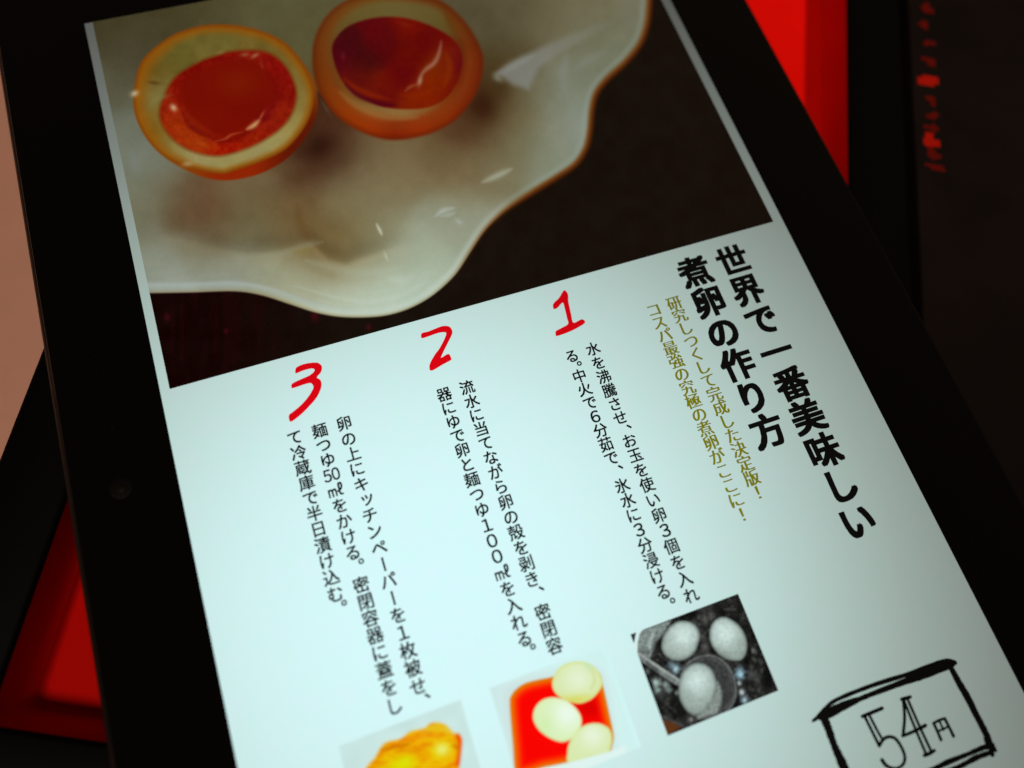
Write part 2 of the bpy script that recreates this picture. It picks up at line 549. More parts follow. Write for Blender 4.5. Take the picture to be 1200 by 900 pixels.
def paint_dish(X, Y, P):
    n1, n2 = vnoise(X, Y, 14, 1) - .5, vnoise(X, Y, 5, 2) - .5
    # dark lacquered table under the dish
    bg = np.zeros((len(X), 3)) + np.array([22, 14, 8.])
    left = ss(430, 230, X)
    bg = over(bg, (18, 3, 2), left)
    red = ss(.55, .9, vnoise(X * 1.6, Y * .22, 9, 3)) * left
    bg = over(bg, (52, 4, 8), red * .2)
    bg += n1[:, None] * 4
    for x, y, r in ((265, 388, 3.2), (369, 371, 6), (432, 384, 4), (196, 372, 5)):
        bg = over(bg, (80, 10, 20), blob(X, Y, x, y, r * .8, r) * .6)
    # plate
    pl = field(X, Y, PLATE_C, 16) * .4 + field(X, Y, PLATE_C, 28) * .6 + (5, 5, 3)
    pl += (n1 * 5)[:, None] + (n2 * 2.5)[:, None]
    d = sdf(X, Y, cr(PLATE[:-6], False, 6).tolist() and np.vstack([cr(PLATE[:-6], False, 5), np.array(PLATE[-6:])]))
    rt = ss(505, 640, X)
    pl = over(pl, (194, 207, 194), ss(-13, -6, d) * (1 - ss(-6, -1, d)) * (1 - rt) * (.12 + .38 * ss(300, 430, X)))
    pl = over(pl, (146, 160, 152), np.exp(-((d + 9.5) / 2.8) ** 2) * rt * .28)  # pale edge highlight painted along the right lip
    glz = np.sin(d * .55 + 9 * vnoise(X, Y, 45, 5)) * ss(-55, -30, d) * (1 - ss(-14, -6, d)) * ss(300, 345, Y)
    pl = pl + glz[:, None] * 2.2 * vnoise(X, Y, 22, 6)[:, None]
    # a second soft pale line inside the lip
    pl = over(pl, (168, 182, 184), np.exp(-((d + 9.5) / 3.0) ** 2) * (1 - ss(330, 450, X)) * .45)
    # the dish's fold: a shaded hollow above the crease, the raised lip lit below it
    yf = np.interp(X, [150, 200, 235, 290, 330, 365, 385, 405, 430, 460, 500], [268, 276, 285, 297, 293, 285, 303, 309, 300, 290, 280])
    dl = Y - yf
    fa = (.35 + .65 * ss(220, 320, X)) * ss(160, 230, X) * (1 - ss(425, 490, X))
    pl = pl + (fa * (20 * ss(-3, 6, dl) * np.exp(-np.maximum(dl, 0) / 16) - 13 * np.exp(-((dl + 9) / 11) ** 2)))[:, None] * np.array([1, 1.02, .9])
    for bx, by, rx, ry, cc, al in ((376, 172, 20, 15, (40, 16, 8), .75), (398, 186, 24, 16, (64, 40, 24), .45), (566, 124, 17, 20, (48, 22, 8), .75),
                                   (584, 100, 12, 20, (62, 42, 18), .5), (540, 156, 26, 12, (74, 46, 26), .4), (356, 205, 22, 12, (74, 44, 26), .4)):
        pl = over(pl, cc, blob(X, Y, bx, by, rx, ry, -20) * al)  # shadows beside the eggs, painted into the picture
    # light streaks
    def line(pts, wd, col, a, soft=1.0):
        nonlocal pl
        if len(pts) == 2:
            (xa, ya), (xb, yb) = pts
            pl = over(pl, col, blob(X, Y, (xa + xb) / 2, (ya + yb) / 2, math.hypot(xb - xa, yb - ya) * .6 + wd * .6, wd, math.degrees(math.atan2(yb - ya, xb - xa))) * a)
            return
        pl = over(pl, col, taper(X, Y, pts, wd * 1.25) * a)
    wedge = np.array([(580, 86), (612, 66), (655, 46), (706, 26), (716, 28), (690, 44), (655, 64), (632, 80), (620, 106), (600, 100)], float)
    dw = sdf(X, Y, wedge)
    pl = over(pl, (134, 138, 134), ss(5, -6, dw) * (.72 - .5 * ss(600, 710, X)))
    line([(582, 88), (600, 77), (625, 66)], 4, (142, 146, 140), .45)
    line([(664, 64), (660, 88), (664, 112)], 5, (134, 138, 134), .35)
    line([(712, 60), (690, 70), (672, 84)], 4, (128, 132, 122), .35)
    line([(565, 214), (583, 206), (600, 198)], 3.2, (172, 178, 160), .65)
    line([(441, 262), (445, 270), (448, 276)], 1.6, (198, 202, 180), .8)
    line([(451, 297), (454, 304)], 1.6, (190, 196, 175), .6)
    line([(510, 254), (516, 249), (523, 246), (533, 244)], 2.6, (178, 190, 182), .6)
    line([(516, 254), (526, 252), (534, 249)], 2.0, (174, 186, 178), .45)
    line([(535, 258), (540, 262)], 3, (172, 184, 176), .5)
    line([(455, 325), (468, 329), (482, 324)], 5, (196, 208, 192), .3)
    line([(310, 302), (335, 297), (358, 288), (378, 284)], 4, (140, 140, 118), .45)
    line([(345, 296), (362, 293)], 5, (128, 112, 50), .4)
    line([(349, 240), (352, 262), (362, 280)], 5, (96, 66, 30), .4)
    line([(155, 180), (159, 198)], 7, (124, 134, 134), .4)
    line([(360, 306), (420, 320), (470, 314)], 6, (176, 186, 164), .35)
    line([(345, 335), (400, 350), (450, 353), (500, 330)], 2.5, (190, 203, 188), .35)
    # lip of the dish: brown line, stronger on the right
    lip = ss(-7.5, -2.0, d) * rt + ss(-4.0, -1.0, d) * (1 - rt)
    pl = over(pl, np.array([[150, 122, 76]]) * (1 - rt)[:, None] + np.array([[112, 66, 22]]) * rt[:, None], lip * (.4 + .5 * rt))
    img = over(bg, pl, ss(1.4, -1.4, d))
    img = over(img, (84, 36, 8), np.exp(-((d - .2) / 2.6) ** 2) * rt * .8)

    # ---- egg halves
    def egg(img, skin, cut):
        ds = sdf(X, Y, cr(skin))
        return ds

    d1 = sdf(X, Y, cr(EGG1, n=5))
    c1 = sdf(X, Y, cr(CUT1, n=5))
    y1 = sdf(X, Y, cr(YOLK1, n=5))
    k1 = sdf(X, Y, cr(DISC1, n=5))
    sk = np.array([[128, 62, 8.]]) + np.zeros((len(X), 3))
    sk = over(sk, (140, 36, 4), ss(215, 260, X) * ss(150, 190, Y))
    sk = over(sk, (84, 16, 4), ss(290, 350, X) * ss(95, 150, Y) * .85)
    img = over(img, sk, ss(1.6, -1.6, d1))
    wh = field(X, Y, [(185, 75, (98, 82, 28)), (210, 60, (98, 90, 38)), (250, 45, (102, 92, 40)), (300, 45, (106, 88, 36)), (335, 65, (112, 90, 36)),
                      (355, 100, (124, 104, 46)), (356, 130, (136, 118, 58)), (340, 160, (148, 134, 76)), (310, 178, (150, 138, 84)), (270, 195, (148, 136, 80)),
                      (230, 190, (146, 134, 86)), (205, 178, (138, 122, 66)), (185, 155, (122, 92, 30)), (172, 130, (124, 90, 26)), (180, 108, (118, 106, 56)),
                      (185, 115, (120, 110, 62)), (170, 95, (104, 76, 20)), (240, 68, (104, 90, 38))], 14)
    wh = wh + (n1 * 12 + n2 * 6)[:, None] * np.array([1, .95, .6])
    ring = ss(-10 - 9 * ss(240, 170, X) - 4 * ss(200, 60, Y), -1.5, c1)
    wh = over(wh, (142, 80, 8), ring * .85)
    wh = over(wh, (116, 56, 6), ss(-5, 0, c1) * .6)
    img = over(img, wh, ss(1.5, -1.5, c1))
    yk = field(X, Y, [(195, 125, (142, 30, 6)), (205, 150, (150, 42, 6)), (230, 170, (150, 44, 6)), (260, 176, (152, 22, 2)), (300, 162, (142, 26, 4)),
                      (330, 135, (138, 28, 6)), (340, 105, (128, 16, 6)), (325, 80, (126, 10, 6)), (300, 66, (130, 20, 8)), (270, 68, (124, 12, 6)),
                      (235, 85, (118, 10, 4)), (210, 105, (124, 14, 4)), (312, 110, (104, 4, 8)), (311, 130, (112, 6, 12))], 12)
    yk += (n2 * 16 + (vnoise(X, Y, 2.6, 8) - .5) * 14)[:, None] * np.array([1, .6, .2])
    yk = over(yk, (168, 62, 14), ss(.72, .95, vnoise(X, Y, 6, 9)) * ss(150, 172, Y) * .5)
    yk = over(yk, (114, 12, 2), ss(4, -8, k1) * .9)
    yk = over(yk, (122, 25, 3), blob(X, Y, 278, 98, 28, 18) * .8)
    yk = over(yk, (96, 2, 6), np.exp(-((k1 - 2) / 3.5) ** 2) * ss(120, 155, Y) * .5)
    img = over(img, yk, ss(1.6, -1.6, y1))
    img = over(img, (112, 34, 4), np.exp(-((y1 - 1.0) / 1.8) ** 2) * .45)

    def mark(pts, wd, col, a):  # painted highlights and colour touches on the dish picture
        nonlocal img
        if len(pts) == 2:
            (xa, ya), (xb, yb) = pts
            img = over(img, col, blob(X, Y, (xa + xb) / 2, (ya + yb) / 2, math.hypot(xb - xa, yb - ya) * .6 + wd * .6, wd, math.degrees(math.atan2(yb - ya, xb - xa))) * a)
            return
        img = over(img, col, taper(X, Y, pts, wd * 1.2, 30) * a)
    mark([(202, 125), (205, 128)], 3.6, (196, 160, 120), .95)
    mark([(289, 152), (298, 147), (304, 141)], 2.6, (196, 150, 96), .95)
    mark([(304, 141), (309, 132)], 1.5, (170, 90, 60), .7)
    mark([(252, 166), (264, 163), (272, 158), (285, 155)], 1.3, (170, 90, 50), .6)
    mark([(283, 65), (290, 64)], 2.2, (150, 96, 60), .7)
    mark([(296, 67), (302, 64)], 2.2, (160, 112, 78), .75)
    mark([(254, 63), (262, 61)], 2.0, (140, 110, 60), .6)
    mark([(306, 74), (308, 80)], 1.6, (150, 60, 50), .5)
    mark([(232, 167), (243, 171)], 3, (176, 84, 20), .5)
    mark([(203, 140), (212, 155), (226, 168), (246, 174)], 3.5, (160, 52, 8), .5)
    mark([(214, 132), (222, 148), (240, 160)], 2.4, (96, 2, 8), .55)
    mark([(300, 152), (322, 140), (336, 118)], 4, (150, 34, 8), .5)
    mark([(262, 186), (300, 178), (330, 158)], 5, (156, 144, 92), .35)
    mark([(156, 111), (160, 109)], 3.4, (188, 172, 140), .9)
    mark([(176, 97), (186, 98)], 2.2, (70, 40, 8), .6)
    mark([(176, 124), (186, 112)], 4, (126, 118, 70), .5)
    mark([(216, 193), (224, 192)], 3, (172, 156, 116), .6)
    mark([(186, 116), (197, 112)], 3, (124, 118, 66), .45)

    d2 = sdf(X, Y, cr(EGG2, n=5))
    y2 = sdf(X, Y, cr(YOLK2, n=5))
    sk = field(X, Y, [(370, 70, (104, 48, 10)), (372, 95, (108, 46, 6)), (385, 118, (126, 50, 6)), (410, 140, (142, 50, 4)), (440, 152, (152, 48, 4)),
                      (480, 152, (146, 44, 5)), (520, 138, (132, 42, 6)), (545, 115, (118, 38, 8)), (558, 85, (112, 36, 8)), (556, 55, (104, 38, 8)),
                      (540, 28, (98, 50, 14)), (385, 25, (104, 56, 14)), (400, 8, (106, 64, 20)), (380, 45, (104, 54, 14)), (462, 160, (112, 24, 4))], 14)
    sk = over(sk, (90, 26, 6), ss(-9, 0, d2) * .55)
    sk = over(sk, (132, 66, 22), np.exp(-((d2 + 17) / 7) ** 2) * .35)
    img = over(img, sk, ss(2.6, -2.6, d2))
    # white of the egg: broad at the top, a thin bright crescent at the bottom
    band = sdf(X, Y, cr([(388, 40), (400, 22), (425, 6), (460, 0), (495, 4), (518, 14), (530, 30), (544, 50), (545, 72), (540, 96), (526, 118), (505, 132),
                         (478, 139), (448, 136), (422, 127), (402, 112), (388, 88), (383, 62)], n=5))
    wt = field(X, Y, [(420, 12, (98, 86, 42)), (460, 8, (100, 88, 46)), (500, 14, (98, 84, 44)), (522, 30, (92, 78, 36)), (400, 28, (98, 76, 34)),
                      (388, 60, (104, 62, 22)), (392, 95, (108, 60, 20)), (412, 114, (118, 76, 30)), (436, 127, (130, 98, 50)), (470, 134, (138, 106, 58)),
                      (500, 132, (130, 88, 42)), (524, 118, (118, 54, 14)), (542, 85, (106, 34, 8)), (542, 55, (96, 40, 10))], 13)
    img = over(img, wt, ss(6, -6, band) * .95)
    yk = field(X, Y, [(410, 50, (66, 8, 12)), (425, 75, (64, 9, 10)), (450, 50, (84, 6, 10)), (480, 60, (98, 9, 3)), (500, 50, (92, 6, 5)), (470, 95, (94, 5, 8)),
                      (440, 35, (90, 6, 10)), (480, 28, (112, 14, 4)), (520, 45, (104, 10, 6)), (535, 75, (92, 5, 16)), (520, 70, (120, 38, 2)),
                      (515, 95, (124, 36, 0)), (495, 112, (124, 28, 0)), (475, 122, (122, 30, 2)), (450, 105, (112, 18, 4)), (430, 100, (108, 22, 4)),
                      (420, 108, (78, 4, 18)), (450, 121, (84, 2, 12)), (400, 70, (76, 4, 16)), (530, 105, (108, 14, 4)), (410, 90, (96, 14, 8))], 11)
    yk += (n2 * 6)[:, None] * np.array([1, .4, .2])
    img = over(img, yk, ss(1.6, -1.6, y2))
    mark([(517, 48), (516, 56), (513, 67), (508, 75), (500, 81), (494, 88), (491, 98)], 2.3, (150, 104, 80), .9)
    mark([(493, 92), (491, 99)], 2.8, (166, 132, 104), .8)
    mark([(490, 99), (481, 102), (474, 108)], 1.6, (150, 80, 44), .7)
    mark([(402, 64), (403, 70)], 2, (120, 30, 40), .5)
    mark([(403, 92), (418, 104), (440, 113), (458, 117)], 3.4, (132, 34, 4), .75)
    mark([(404, 99), (420, 113), (446, 122), (466, 124)], 2.4, (74, 2, 20), .8)
    mark([(522, 62), (527, 80), (520, 102)], 4, (134, 46, 2), .6)
    mark([(470, 112), (490, 112), (506, 106)], 4, (134, 36, 2), .6)
    mark([(398, 108), (420, 126), (452, 138), (490, 138)], 4, (146, 112, 58), .55)
    mark([(470, 28), (478, 30)], 2.2, (128, 40, 10), .5)
    mark([(372, 108), (376, 118), (382, 126)], 2.2, (40, 20, 10), .6)
    mark([(375, 116), (385, 132)], 1.4, (96, 88, 70), .5)
    mark([(520, 14), (528, 28), (537, 44)], 4, (92, 52, 10), .6)
    mark([(580, 90), (586, 94)], 4, (140, 146, 134), .6)
    return img + (rng.random(len(X)) - .5)[:, None] * 4


picture('dish_photo', 0, 132.0, 0, 92.3, .17, paint_dish, .10)


# ------------------------------------------------------------------ the three small step photographs
def off(pts, s, ox, oy):
    return np.array([(ox + a / s, oy + b / s) for a, b in pts], float)


def shade_egg(img, X, Y, poly, lo, hi, hx, hy, hr, edge=None, soft=1.0, edge_a=.7):
    d = sdf(X, Y, cr(poly, n=5))
    c = np.zeros((len(X), 3)) + np.asarray(lo, float)
    c = over(c, hi, np.exp(-(((X - hx) ** 2 + (Y - hy) ** 2) / hr ** 2)))
    if edge is not None:
        c = over(c, edge, ss(-4.5, 0, d) * edge_a)
    return over(img, c, ss(soft, -soft, d)), d


def paint_pot(X, Y, P):
    a = vnoise(X, Y, 9, 11)
    b = vnoise(X, Y, 3.5, 12)
    c = vnoise(X, Y, 18, 13)
    g = 14 + 52 * a * c + 44 * ss(.5, .95, b) * a
    img = np.stack([g * 1.0, g * 1.0, g * .98], -1)
    img = over(img, (60, 62, 60), ss(.4, .8, c) * .45)
    o = lambda pts: off(pts, 6.0, 720, 700)
    # bright glints on the water
    for x, y, r, col, al in ((430, 505, 36, (160, 190, 200), .9), (395, 480, 30, (120, 150, 160), .6), (290, 600, 34, (165, 188, 182), .85),
                             (300, 650, 26, (150, 176, 170), .7), (360, 615, 30, (160, 180, 175), .7), (385, 650, 24, (130, 150, 145), .6),
                             (880, 535, 40, (150, 190, 205), .9), (875, 605, 16, (190, 205, 200), .8), (893, 668, 22, (185, 200, 200), .85),
                             (915, 725, 30, (150, 180, 190), .8), (975, 375, 20, (110, 112, 106), .8), (985, 440, 18, (90, 94, 90), .6),
                             (640, 160, 36, (110, 112, 106), .5), (560, 180, 30, (90, 92, 88), .5), (640, 350, 40, (110, 114, 110), .5),
                             (620, 270, 36, (96, 98, 94), .5), (1000, 580, 40, (66, 72, 70), .6), (440, 670, 20, (150, 160, 155), .6),
                             (230, 520, 26, (120, 130, 126), .6), (330, 700, 30, (60, 64, 62), .6), (540, 860, 14, (150, 150, 148), .7),
                             (690, 130, 26, (120, 120, 112), .4), (960, 500, 30, (70, 72, 68), .5)):
        q = o([(x, y)])[0]
        r = r / 6
        wob = .75 + .6 * (b - .5)
        img = over(img, col, np.clip(blob(X, Y, q[0], q[1], r * wob, r) * al * 1.25, 0, 1))
    # rim of the pot at the left, washed-out corner
    rim = sdf(X, Y, o([(150, 240), (290, 195), (400, 160), (350, 240), (280, 330), (262, 400), (240, 440), (150, 390)]))
    img = over(img, (138, 152, 148), ss(2.5, -2.5, rim) * .9)
    for pts, cc, al, wd in (([(270, 250), (250, 330), (245, 410)], (172, 186, 182), .6, 1.6), ([(300, 240), (285, 300), (270, 370)], (90, 98, 94), .6, 1.8),
                            ([(180, 250), (250, 250), (330, 215)], (120, 134, 130), .5, 2.0), ([(170, 385), (235, 385)], (92, 98, 94), .9, 4.0)):
        img = over(img, cc, np.exp(-(seg_dist(X, Y, cr(o(pts), False, 5), False) / wd) ** 2) * al)
    # ladle: bowl and handle
    bowl = sdf(X, Y, cr(o([(500, 480), (560, 430), (660, 405), (740, 430), (810, 500), (850, 600), (850, 700), (815, 780), (740, 830), (620, 850), (520, 800), (470, 700), (468, 560)]), n=5))
    img = over(img, (58, 61, 60), ss(1.5, -1.5, bowl) * .9)
    img = over(img, (120, 126, 124), np.exp(-((bowl + .5) / 1.4) ** 2) * .65)
    img = over(img, (88, 92, 90), np.exp(-((bowl + 4.2) / .9) ** 2) * .5)
    lt = sdf(X, Y, cr(o([(640, 760), (700, 690), (715, 590), (745, 640), (752, 720), (720, 810), (640, 835), (580, 850)]), n=5))
    img = over(img, (148, 160, 155), ss(2.5, -2, lt) * .8)
    hd = seg_dist(X, Y, o([(150, 395), (300, 500), (445, 595)]), False)
    img = over(img, (118, 126, 123), ss(4.6, 3.4, hd))
    hd2 = seg_dist(X, Y, o([(170, 395), (310, 490), (455, 583)]), False)
    img = over(img, (172, 182, 178), np.exp(-(hd2 / 1.2) ** 2) * .8)
    hd3 = seg_dist(X, Y, o([(230, 460), (300, 515)]), False)
    img = over(img, (52, 56, 56), np.exp(-(hd3 / 2.0) ** 2) * .7)
    fine = (vnoise(X, Y, 1.6, 14) - .5)[:, None]
    img = img * (1 + .22 * fine) + fine * 8
    # eggs
    A = o([(330, 330), (345, 270), (390, 205), (450, 168), (520, 170), (575, 205), (598, 260), (590, 320), (560, 390), (500, 435), (430, 445), (370, 420), (335, 375)])
    B = o([(667, 250), (680, 195), (720, 150), (780, 138), (850, 175), (900, 230), (930, 310), (925, 390), (890, 440), (830, 445), (760, 420), (700, 365), (672, 305)])
    Cc = o([(450, 640), (460, 570), (500, 500), (560, 465), (620, 465), (680, 505), (710, 570), (715, 640), (690, 720), (640, 790), (590, 825), (530, 815), (480, 760), (455, 700)])
    for poly, hx, hy in ((A, 480, 270), (B, 770, 250), (Cc, 580, 590)):
        q = o([(hx, hy)])[0]
        img, dd = shade_egg(img, X, Y, poly, (146, 162, 154), (204, 226, 220), q[0], q[1], 18, (104, 116, 112), 1.2)
    img = over(img, (120, 128, 122), blob(X, Y, 720 + 760 / 6, 700 + 400 / 6, 9, 5, 30) * .35 * (sdf(X, Y, B) < 0))
    img = img * (1 + .10 * fine) + (vnoise(X, Y, 5, 15) - .5)[:, None] * 12
    # torn white corner and the brown cloth at the foot
    tr = sdf(X, Y, o([(150, 235), (205, 222), (172, 260), (160, 330), (158, 385), (130, 330), (152, 250)]))
    img = over(img, (208, 232, 230), ss(.8, -.8, tr))
    br = sdf(X, Y, o([(340, 860), (420, 880), (470, 915), (352, 980), (320, 900)]))
    img = over(img, (92, 52, 26), ss(1.5, -1.5, br))
    cl = seg_dist(X, Y, o([(330, 835), (400, 865), (480, 905)]), False)
    img = over(img, (96, 98, 98), np.exp(-(cl / 1.3) ** 2) * .6)
    dk = sdf(X, Y, o([(112, 262), (150, 248), (135, 322)]))
    wht = sdf(X, Y, o([(100, 240), (205, 215), (176, 250), (160, 320), (160, 400), (100, 300)]))
    img = over(img, (212, 238, 236), ss(.8, -.4, wht))
    img = over(img, (44, 46, 46), ss(.8, -.4, dk))
    return img + (rng.random(len(X)) - .5)[:, None] * 6


def paint_broth(X, Y, P):
    o = lambda pts: off(pts, 7.5, 560, 780)
    ed = np.minimum(np.minimum(P[:, 0] - 41.2, 63.2 - P[:, 0]), -70.5 - P[:, 1])
    img = np.zeros((len(X), 3)) + np.array([208, 242, 239.])
    img = over(img, (204, 230, 228), ss(.0, .5, ed) * ss(60, 44, P[:, 0]) * .8)
    img = over(img, (209, 246, 243), ss(1.2, .0, ed) * ss(46, 58, P[:, 0]))
    box = sdf(X, Y, cr(o([(200, 260), (230, 190), (330, 130), (650, 40), (900, -30), (1080, 0), (1160, 160), (1215, 480), (1240, 760), (1150, 860), (400, 1010), (290, 980), (250, 640)]), n=4))
    img = over(img, (206, 222, 222), ss(4, -6, box) * .4)
    img = over(img, (216, 240, 238), np.exp(-((box) / 3.5) ** 2) * .25)
    brp = cr(o([(280, 340), (295, 262), (340, 203), (420, 153), (540, 122), (660, 98), (900, 40), (1060, 60), (1102, 190), (1145, 380), (1190, 600), (1180, 700),
                (1150, 760), (990, 806), (800, 850), (690, 874), (580, 895), (450, 940), (335, 950), (308, 700)]), n=5)
    d = sdf(X, Y, brp)
    low = sdf(X, Y, o([(580, 897), (800, 850), (1150, 755), (1300, 700), (1300, 1200), (200, 1200), (330, 960)]))
    br = np.zeros((len(X), 3)) + np.array([250, 4, 0.])
    br = over(br, (205, 0, 4), blob(X, Y, 672, 895, 16, 8, -20) * .8)
    br = over(br, (205, 0, 0), blob(X, Y, 690, 830, 16, 12) * .7)
    br = over(br, (252, 44, 0), ss(-15, -5, d))
    br = over(br, (244, 84, 0), ss(-10, -4, d) * .8)
    br = over(br, (226, 120, 0), ss(-6, -1.5, d))
    br = over(br, (196, 120, 20), ss(-1.5, .8, d) * .7)
    img = over(img, br, ss(1.2, -1.2, d))
    E1 = off([(575, 460), (590, 400), (640, 320), (720, 275), (820, 262), (920, 290), (990, 360), (1020, 440), (1000, 510), (930, 590), (830, 632), (740, 620), (640, 575), (590, 520)], 7.5, 570, 740)
    E2 = o([(482, 440), (500, 370), (550, 310), (620, 280), (700, 280), (790, 310), (860, 370), (905, 440), (912, 510), (890, 570), (830, 640), (750, 672), (680, 660), (600, 620), (530, 560), (490, 490)])
    E3 = o([(785, 760), (800, 680), (850, 590), (920, 530), (1000, 505), (1080, 510), (1150, 550), (1178, 620), (1172, 700), (1140, 770), (1000, 806), (800, 852)])
    img, d = shade_egg(img, X, Y, E1, (216, 232, 172), (228, 242, 208), 677, 795, 18, (212, 222, 126), 1.2, .55)
    img = over(img, (216, 214, 90), blob(X, Y, 674, 820, 22, 6, -6) * (d < 0) * .8)
    img = over(img, (202, 214, 140), np.exp(-(seg_dist(X, Y, cr(off([(880, 300), (930, 350), (950, 430), (920, 500)], 7.5, 570, 740), False), False) / 2.0) ** 2) * .5)
    img = over(img, (198, 230, 190), blob(X, Y, 690, 780, 6, 6) * (d < 0) * .6)
    img, d = shade_egg(img, X, Y, E3, (216, 234, 176), (230, 244, 216), 694, 862, 15, (206, 220, 128), 1.2, .5)
    img, d = shade_egg(img, X, Y, E2, (218, 240, 186), (234, 250, 234), 665, 836, 19, (216, 226, 140), 1.2, .5)
    img = over(img, (198, 236, 160), blob(X, Y, 638, 850, 10, 14, 20) * (d < 0) * .4)
    img = over(img, (222, 244, 240), ss(1.0, -1.0, low) * .96)
    return img + (rng.random(len(X)) - .5)[:, None] * 4


def paint_marinated(X, Y, P):
    o = lambda pts: off(pts, 7.5, 390, 780)
    ed = np.minimum(np.minimum(P[:, 0] - 14.2, 36.2 - P[:, 0]), -70.5 - P[:, 1])
    img = np.zeros((len(X), 3)) + np.array([202, 230, 226.])
    img += ((vnoise(X, Y, 16, 21) - .5) * 8)[:, None]
    img = over(img, (210, 247, 247), 1 - ss(0, .5, ed))
    bag = cr(o([(300, 890), (370, 810), (420, 720), (480, 670), (600, 640), (680, 580), (800, 550), (850, 512), (920, 500), (1000, 525), (1060, 585),
                (1110, 600), (1135, 650), (1130, 740), (1110, 900), (1090, 1010), (960, 1120), (500, 1150), (270, 1000)]), n=5)
    d = sdf(X, Y, bag)
    n = vnoise(X * 1.0 + Y * .7, Y * 2.0, 7, 22)
    c = np.zeros((len(X), 3)) + np.array([240, 172, 4.])
    c = over(c, (230, 118, 0), ss(.5, .85, n) * .6)
    c = over(c, (238, 190, 10), ss(.5, .2, n) * .6)
    for pts, col, wd, a in (([(430, 740), (540, 715), (660, 690)], (190, 90, 0), 2.2, .6), ([(700, 640), (820, 610), (950, 620)], (236, 140, 10), 4, .6),
                            ([(820, 560), (930, 540), (1010, 580)], (226, 196, 40), 4, .7), ([(560, 760), (700, 740), (860, 690)], (226, 100, 0), 3, .5),
                            ([(1100, 610), (1125, 700), (1110, 860)], (236, 60, 0), 4.2, .9), ([(1060, 700), (1090, 720)], (200, 60, 0), 3, .6),
                            ([(760, 800), (830, 790)], (240, 120, 0), 6, .5), ([(470, 700), (420, 790), (360, 860)], (224, 140, 0), 3, .6),
                            ([(1010, 540), (1070, 590)], (222, 206, 110), 3, .7)):
        c = over(c, col, np.exp(-(seg_dist(X, Y, cr(o(pts), False, 5), False) / wd) ** 2) * a)
    q = o([(610, 870), (950, 740), (960, 735), (640, 850)])
    c = over(c, (222, 222, 0), blob(X, Y, q[0][0], q[0][1], 20, 13, -12) * .95)
    c = over(c, (214, 232, 20), blob(X, Y, q[3][0], q[3][1], 7, 5) * .6)
    c = over(c, (228, 214, 0), blob(X, Y, q[1][0], q[1][1], 16, 12, -25) * .9)
    c = over(c, (232, 238, 130), blob(X, Y, q[2][0], q[2][1], 8, 7) * .9)
    img = over(img, c, ss(2.4, -2.4, d))
    return img + (rng.random(len(X)) - .5)[:, None] * 4


PY0, PY1 = -88.2, -70.55
for nm, x0, fn, lab in (('step_photo', 68.3, paint_pot, 'dim grey photo of white eggs and a ladle in a pot'),
                        ('step_photo', 41.2, paint_broth, 'photo of peeled eggs in red broth'),
                        ('step_photo', 14.2, paint_marinated, 'photo of yellow marinated eggs in a bag')):
    o_ = picture(nm, x0, x0 + 22, PY0, PY1, .11, fn, .10)
    o_['label'] = lab

# ------------------------------------------------------------------ writing
GL = {}
_fc = bpy.data.curves.new('glyph', 'FONT')
_fc.resolution_u = 4
_fo = bpy.data.objects.new('glyph', _fc)
COL.objects.link(_fo)


def glyph(ch, bold=0.0, serif=0.0):
    key = (ch, bold, serif)
    if key in GL:
        return GL[key]
    _fc.body = ch
    bpy.context.view_layer.update()
    me = bpy.data.meshes.new_from_object(_fo.evaluated_get(bpy.context.evaluated_depsgraph_get()))
    V = np.array([v.co[:2] for v in me.vertices])
    F = [tuple(p.vertices) for p in me.polygons]
    if serif:
        # thin horizontal strokes, as in a Mincho face: pull outline points inwards vertically
        cnt = {}
        for f in F:
            for i in range(len(f)):
                e = (f[i], f[(i + 1) % len(f)])
                cnt[tuple(sorted(e))] = cnt.get(tuple(sorted(e)), []) + [e]
        N = np.zeros_like(V)
        for k, es in cnt.items():
            if len(es) == 1:
                a, b = es[0]
                t = V[b] - V[a]
                nn = np.array([t[1], -t[0]])
                nn /= (np.linalg.norm(nn) + 1e-9)
                N[a] += nn
                N[b] += nn
        L = np.linalg.norm(N, axis=1)
        N /= np.maximum(L, 1e-9)[:, None]
        V = V - np.c_[N[:, 0] * serif * .15, N[:, 1] * serif]
    bpy.data.meshes.remove(me)
    GL[key] = (V, F)
    return GL[key]


def embolden(V, F, k0, f0, d, dy):
    """heavier strokes: overlay copies of the glyphs shifted sideways and up or down (each a hair above the last)"""
    base, bf = list(V[k0:]), list(F[f0:])
    for i, (sx, sy) in enumerate(((-1, -1), (1, -1), (1, 1), (-1, 1), (1, 0), (-1, 0), (0, 1), (0, -1))):
        k = len(V)
        V.extend((p[0] + d * sx, p[1] + dy * sy, p[2] + .002 * (i + 1)) for p in base)
        F.extend(tuple(q - k0 + k for q in t) for t in bf)


